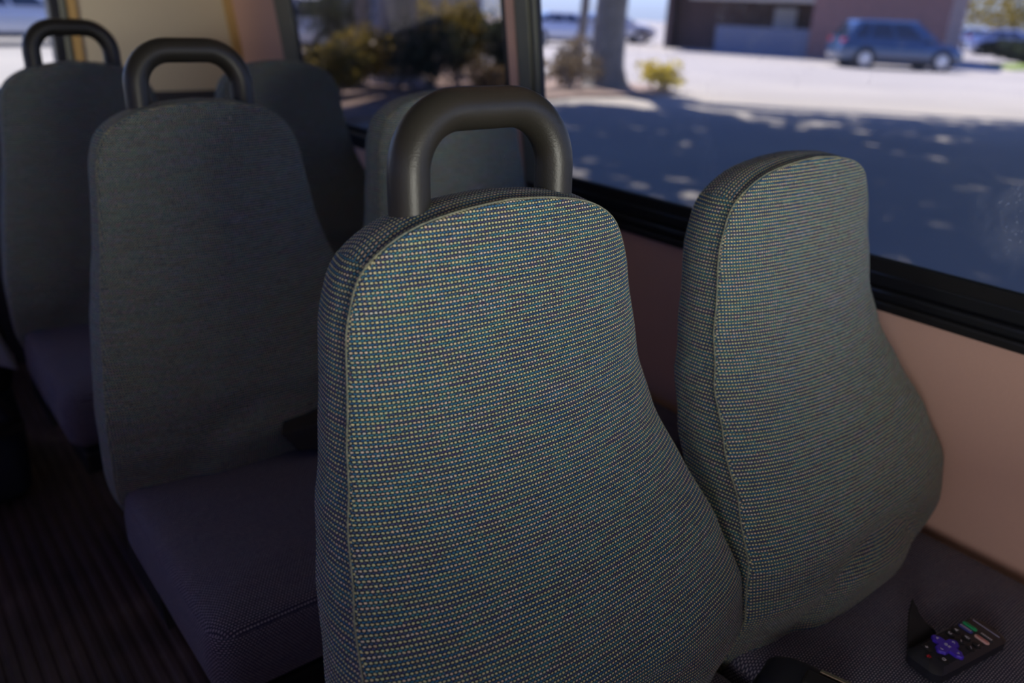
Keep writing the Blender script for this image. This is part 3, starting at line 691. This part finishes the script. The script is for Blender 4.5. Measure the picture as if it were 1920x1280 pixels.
# canopy: shade over the near lot and the bus
def shade_line(x_):     # far edge of the shaded asphalt
    return 10.9 + (x_ - 9.86) * (5.63 - 10.92) / (16.43 - 9.86)
clumps = []
rng = random.Random(11)
for _ in range(9000):
    gx, gy = rng.uniform(-3, 26), rng.uniform(-9, 13)
    lim = shade_line(gx) if gx > 9.0 else 11.6 + 0.6 * math.sin(gx * 1.7)
    if gx > 16.4: lim = 5.63 - 0.85 * (gx - 16.43)
    if gy > lim - 0.35 - 0.25 * math.sin(gx * 2.3): continue
    if gx < -2.2: continue
    gap = noise.noise((gx * 0.36, gy * 0.55, 1.7)) + 0.35 * noise.noise((gx * 1.1, gy * 1.1, 5.0))
    if gap > 0.385: continue
    h = rng.uniform(4.6, 7.2)
    clumps.append((Vector((gx, gy, GZ)) + SUN * (h / SUN.z), (gx, gy)))
TREES = [((12.95, 12.75), 0.40, 'broad grey tree trunk standing in the mulch beside the bright asphalt'),
         ((14.0, 14.72), 0.13, 'slim dark young tree just left of the broad grey trunk'),
         ((9.35, 15.6), 0.46, 'dark thick tree trunk behind the shrubs in the tinted window'),
         ((10.1, 18.5), 0.20, 'thin dark trunk deep behind the olive shrubs')]
crowns = [[] for _ in TREES]
anch = [Vector((x_, y_)) for (x_, y_), _, _ in TREES]
for c, g in clumps:
    d = [((c.xy - a).length * (1.0 if r > 0.3 else 2.5), i) for i, (a, (_, r, _l)) in enumerate(zip(anch, TREES))]
    crowns[min(d)[1]].append(c)
for i, (((x_, y_), r, lab)) in enumerate(TREES):
    t = empty('tree', (x_, y_, GZ), lab, 'tree', 'trees beside the car park')
    rng = random.Random(20 + i)
    z = [0, 0.15, 0.5, 1.6, 3.4, 5.2]; k = [1.6, 1.25, 1.0, 0.88, 0.8, 0.45]
    b = MB().tube([(rng.uniform(-.06, .06) * q5, rng.uniform(-.06, .06) * q5, q5) for q5 in z], [r * a for a in k], 14)
    base = Vector((x_, y_, GZ))
    for c in crowns[i][:: max(1, len(crowns[i]) // 16)][:16]:
        e = c - base; b.tube([(0, 0, 3.2), (e.x * 0.4, e.y * 0.4, 4.6), (e.x * 0.95, e.y * 0.95, e.z)], [r * 0.35, r * 0.22, 0.03], 7)
    b.build('trunk', M_BARK, t, True)
    V = []; F = []
    for c in crowns[i] or [base + Vector((0, 0, 6))]:
        v, f = leaves(rng, c - base, (0.6, 0.6, 0.5), 9 if crowns[i] else 400, 0.30); n = len(V); V += v; F += [tuple(i_ + n for i_ in q_) for q_ in f]
    mesh_obj('crown', V, F, L_TREE, t)
# shrubs
L_DRY = leaf_mat('dry_leaf', (0.10, 0.075, 0.05), (0.26, 0.19, 0.11))
BU = [((6.5, 12.9), (0.8, 0.7, 0.50), 'low olive shrub at the near left end of the planting bed', L_OLIVE),
      ((7.75, 14.2), (0.95, 0.7, 0.70), 'yellow-brown shrub left of the thick dark trunk', L_OLIVE),
      ((8.65, 13.2), (1.1, 0.7, 0.82), 'large dark green shrub in the middle of the tinted window', L_DARK),
      ((9.85, 14.0), (0.9, 0.7, 1.0), 'olive shrub at the right side of the tinted window', L_OLIVE),
      ((10.7, 13.3), (0.7, 0.6, 0.80), 'dark shrub behind the pillar between the two windows', L_DARK),
      ((12.6, 15.6), (0.7, 0.7, 1.15), 'bright yellow shrub beside the black window edge', L_YEL),
      ((11.75, 12.6), (0.95, 0.55, 0.42), 'dry brown shrub left of the broad grey trunk', L_DRY),
      ((13.85, 11.85), (0.75, 0.6, 0.36), 'small yellow shrub right of the broad grey trunk', L_YEL),
      ((9.9, 19.2), (1.3, 1.2, 1.2), 'tall dark shrub at the back of the planting bed', L_DARK),
      ((11.3, 18.2), (1.0, 0.9, 1.2), 'olive shrub at the back of the planting bed near the thin trunk', L_OLIVE),
      ((11.1, 15.6), (0.85, 0.8, 1.0), 'dark shrub behind the olive shrub, beside the pillar', L_DARK),
      ((9.55, 12.55), (0.6, 0.45, 0.36), 'low dry shrub in front of the olive shrub in the tinted window', L_DRY),
      ((12.75, 13.75), (0.5, 0.45, 0.62), 'dark twiggy shrub at the foot of the slim tree', L_DRY)]
for i, (xy, rad, lab, lm) in enumerate(BU): bush((*xy, GZ + 0.05), rad, lab, lm, 500 if lm in (L_YEL, L_DRY) else 1700, 0.075, 40 + i, 14)

# cars
M_TYRE = mat('tyre', (0.015, 0.015, 0.016), 0.8); M_RIM = mat('alloy', (0.55, 0.55, 0.58), 0.3, metal=0.8)
M_CGLASS = mat('car_glass', (0.02, 0.03, 0.05), 0.08, spec=0.8); M_TAIL = mat('tail_red', (0.55, 0.01, 0.015), 0.3); M_HEAD = mat('lamp_lens', (0.75, 0.75, 0.78), 0.15)
M_CLAD = mat('car_cladding', (0.035, 0.035, 0.038), 0.6)
def car_paint(n, c): return mat(n, c, 0.22, metal=0.15, coat=0.8, spec=0.6)
def section(x_, hw, zb, zt, crown=0.0):
    # rounded body section across the car
    P = [(-1.0, 0.12), (-1.0, 0.5), (-0.985, 0.82), (-0.90, 0.97), (-0.5, 1.0), (0, 1.0), (0.5, 1.0), (0.90, 0.97), (0.985, 0.82), (1.0, 0.5), (1.0, 0.12), (0.94, 0.0), (-0.94, 0.0)]
    return [Vector((x_, p[0] * hw, zb + (zt - zb) * p[1] + (crown if abs(p[0]) < 0.6 and p[1] == 1.0 else 0))) for p in P]
def make_car(label, paint, loc, rz, kind='suv', name='car', group=None):
    t = empty(name, loc, label, 'car', group, rz)
    zr = {'suv': 1.66, 'sedan': 1.45, 'van': 2.1}[kind]
    st = [(-2.28, 0.70, 0.42, 0.66), (-2.20, 0.84, 0.30, 0.95), (-1.9, 0.90, 0.24, 1.03), (-1.0, 0.915, 0.22, 1.02), (0.0, 0.92, 0.22, 1.00), (0.9, 0.915, 0.22, 0.98), (1.35, 0.90, 0.24, 0.93), (1.85, 0.87, 0.26, 0.86), (2.15, 0.78, 0.32, 0.76), (2.28, 0.60, 0.42, 0.62)]
    if kind == 'van': st = [(a, b_, c, d + 0.12) for a, b_, c, d in st]
    body = MB().loft([section(a, b_, c, d, 0.02) for a, b_, c, d in st]).build('body', paint, t, True, 35)
    belt = 0.99 + (0.12 if kind == 'van' else 0)
    if kind == 'sedan': xs = ((-1.75, -1.05), (1.15, 0.30))
    elif kind == 'van': xs = ((-2.2, -2.1), (1.5, 0.85))
    else: xs = ((-2.12, -1.72), (1.25, 0.42))
    (rb, rt), (fb, ft) = xs
    def at(u, v, side):   # on the cabin flank: u 0 rear - 1 front, v 0 belt - 1 roof
        return Vector(((rb + (rt - rb) * v) * (1 - u) + (fb + (ft - fb) * v) * u, side * (0.86 - 0.18 * v), belt + (zr - 0.07 - belt) * v))
    ring = []
    for v in (0.0, 0.35, 0.7, 0.9, 1.0):
        row = [at(u, v, -1) for u in (0, 0.25, 0.5, 0.75, 1)] + [at(u, v, 1) for u in (1, 0.75, 0.5, 0.25, 0)]
        ring.append(row)
    c0 = [Vector((p.x * 0.93 + 0.0, p.y * 0.86, zr)) for p in ring[-1]]
    MB().loft(ring + [c0], False, True).build('cabin', paint, t, True, 30)
    for sd in (-1, 1):
        for u0, u1 in ((0.06, 0.22), (0.25, 0.52), (0.55, 0.84)):
            o = Vector((0, sd * 0.012, 0.004)); q8 = [at(u0, .12, sd), at(u1, .12, sd), at(u1 - (0.03 if u1 > .8 else 0), .92, sd), at(u0 + (0.03 if u0 < .1 else 0), .92, sd)]
            MB().hexa([p - o for p in q8] + [p + o for p in q8]).build('side_window', M_CGLASS, t)
        MB().box((0.78, sd * 0.90 - 0.06, belt + 0.02), (0.92, sd * 0.90 + 0.06, belt + 0.13)).build('mirror', paint, t, bevel=0.02)
        MB().box((-2.22, sd * 0.66 - 0.13, 0.84), (-2.06, sd * 0.66 + 0.13, 1.0)).build('tail_light', M_TAIL, t, bevel=0.02)
        MB().box((1.96, sd * 0.64 - 0.15, 0.66), (2.16, sd * 0.64 + 0.15, 0.78)).build('headlight', M_HEAD, t, bevel=0.02)
        MB().box((-1.9, sd * 0.90 - 0.03, 0.20), (1.9, sd * 0.90 + 0.03, 0.36)).build('sill_cladding', M_CLAD, t, bevel=0.015)
    def cross(x0, x1, v0, v1, dx):
        pts = [Vector((x0, -0.74, belt + (zr - belt) * v0)), Vector((x0, 0.74, belt + (zr - belt) * v0)), Vector((x1, 0.62, belt + (zr - belt) * v1)), Vector((x1, -0.62, belt + (zr - belt) * v1))]
        return MB().hexa([p - Vector((dx, 0, 0.006)) for p in pts] + [p + Vector((dx, 0, 0.006)) for p in pts])
    L_ = lambda a, b_, v: a + (b_ - a) * v
    cross(L_(fb, ft, .1), L_(fb, ft, .86), .1, .82, 0.012).build('windshield', M_CGLASS, t)
    cross(L_(rb, rt, .1), L_(rb, rt, .86), .12, .82, -0.012).build('rear_window', M_CGLASS, t)
    for wx in (-1.38, 1.40):
        for sd in (-1, 1):
            b = MB(); rgs = []
            for dy, rr in ((-0.11, 0.27), (-0.10, 0.335), (0.10, 0.335), (0.11, 0.27)):
                rgs.append([Vector((wx + rr * math.cos(a), sd * 0.825 + dy, 0.335 + rr * math.sin(a))) for a in [2*PI*i/24 for i in range(24)]])
            w = b.loft(rgs).build('wheel', M_TYRE, t, True, 40)
            b = MB(); b.loft([[Vector((wx + rr * math.cos(a), sd * (0.825 + dd), 0.335 + rr * math.sin(a))) for a in [2*PI*i/20 for i in range(20)]] for dd, rr in ((0.10, 0.235), (0.122, 0.225), (0.128, 0.06))])
            b.build('hub', M_RIM, w, True, 40)
            b = MB(); b.loft([[Vector((wx + rr * math.cos(a), sd * dd, 0.335 + rr * math.sin(a))) for a in [2*PI*i/24 for i in range(24)]] for dd, rr in ((0.86, 0.42), (0.926, 0.40))])
            b.build('wheel_arch', M_CLAD, t, True, 40)
    return t
rz = math.atan2(14.69 - 16.49, 31.85 - 29.73)
make_car('blue-grey SUV parked in front of the brick wall', car_paint('slate_blue_paint', (0.05, 0.10, 0.20)), ((29.73 + 31.85) / 2, (16.49 + 14.69) / 2, GZ), rz, 'suv')
PW = car_paint('white_paint', (0.72, 0.74, 0.78))
make_car('white car seen through the rear window at the left edge', PW, (4.4, 28.9, GZ), math.radians(8), 'suv', group='white cars')
make_car('white car at the left end of the tinted window', PW, (10.9, 24.9, GZ), math.radians(150), 'suv', group='white cars')
make_car('white car left of the broad grey trunk, behind the slim tree', PW, (26.6, 29.0, GZ), math.radians(-35), 'sedan', group='white cars')
make_car('white car right of the broad grey trunk, beside the building', PW, (32.9, 32.4, GZ), math.radians(-35), 'sedan', group='white cars')
make_car('white car at the far right beyond the building corner', PW, (55.7, 23.0, GZ), math.radians(-60), 'sedan', group='white cars')
make_car('pale blue car at the right edge, beside the far white car', car_paint('pale_blue_paint', (0.35, 0.42, 0.60)), (53.6, 20.6, GZ), math.radians(-62), 'sedan')
# building
bd = empty('building', (30.57, 27.44, GZ), 'low brown brick building with shaded porch behind the SUV', 'building', rz=math.atan2(-0.937, 0.35))
def brick():
    m = bpy.data.materials.new('brown_brick'); m.use_nodes = True; nt = m.node_tree; p = nt.nodes['Principled BSDF']
    tc = nt.nodes.new('ShaderNodeTexCoord'); mp = nt.nodes.new('ShaderNodeMapping'); mp.inputs['Rotation'].default_value = (PI/2, 0, 0)
    br = nt.nodes.new('ShaderNodeTexBrick'); br.inputs['Scale'].default_value = 4
    br.inputs['Color1'].default_value = (0.30, 0.14, 0.12, 1); br.inputs['Color2'].default_value = (0.22, 0.11, 0.10, 1); br.inputs['Mortar'].default_value = (0.30, 0.24, 0.22, 1)
    nt.links.new(tc.outputs['Object'], mp.inputs[0]); nt.links.new(mp.outputs[0], br.inputs[0]); nt.links.new(br.outputs[0], p.inputs['Base Color']); p.inputs['Roughness'].default_value = 0.9
    return m
MBK = brick(); MBD = mat('dark_siding', (0.09, 0.055, 0.055), 0.8, noise_amt=0.2, noise_scale=3)
# local x runs along the front towards the right of the picture, local +y is the back
MB().box((7.2, 0, 0), (12.5, 9, 4.2)).build('brick_wall', MBK, bd)
MB().box((0, 2.4, 0), (7.2, 9, 4.2)).build('porch_wall', MBD, bd)
MB().box((0.0, 1.6, 0), (0.3, 2.4, 3.3)).build('porch_post', MBD, bd)
MB().box((1.6, 0.0, 2.22), (7.2, 2.4, 2.44)).build('porch_beam', mat('beige_fascia', (0.50, 0.44, 0.36), 0.8, noise_amt=0.05), bd)
MB().box((0.0, -0.3, 3.0), (12.7, 9.3, 3.3), None).build('eave', MBD, bd)
MB().box((3.0, 0.2, 0), (7.2, 0.5, 1.15)).build('low_wall', mat('grey_blue_render', (0.20, 0.22, 0.28), 0.85, noise_amt=0.1), bd)
MB().box((5.0, 2.34, 1.1), (6.0, 2.40, 2.0)).build('window', mat('porch_window', (0.5, 0.5, 0.55), 0.3), bd)
far = empty('far_building', (20.0, 40.0, GZ), 'grey building far behind the shrubs in the tinted window', 'building', rz=-0.5)
MB().box((-6, 0, 0), (8, 6, 3.6)).build('wall', mat('grey_siding', (0.30, 0.31, 0.36), 0.8, noise_amt=0.1), far)
MB().box((-6.4, -0.4, 3.6), (8.4, 6.4, 4.0)).build('roof', MBD, far)
MB().box((-3, -0.05, 1.0), (-1.6, 0.02, 2.2)).build('window', M_CGLASS, far)
# hedges far away, closing the view under the horizon
def hedge(loc, rad, label, lm, seed, rz=0.0):
    o = bush(loc, rad, label, lm, 2600, 0.22, seed, 12); o['group'] = 'hedges beyond the car park'; o.name = 'hedge'; o.rotation_euler = (0, 0, rz); return o
hedge((72, 28.5, GZ), (9, 3, 2.7), 'tall sunlit hedge far right beyond the cars', L_OLIVE, 71, -1.2)
hedge((43.2, 15.4, GZ), (2.7, 1.0, 0.62), 'dark low hedge in front of the SUV at the right edge', L_DARK, 72, -1.2)
hedge((30, 52, GZ), (9, 3, 1.7), 'dark hedge behind the slim tree', L_DARK, 73)
hedge((2, 46, GZ), (9, 3, 1.8), 'dark hedge seen through the rear window', L_OLIVE, 74)
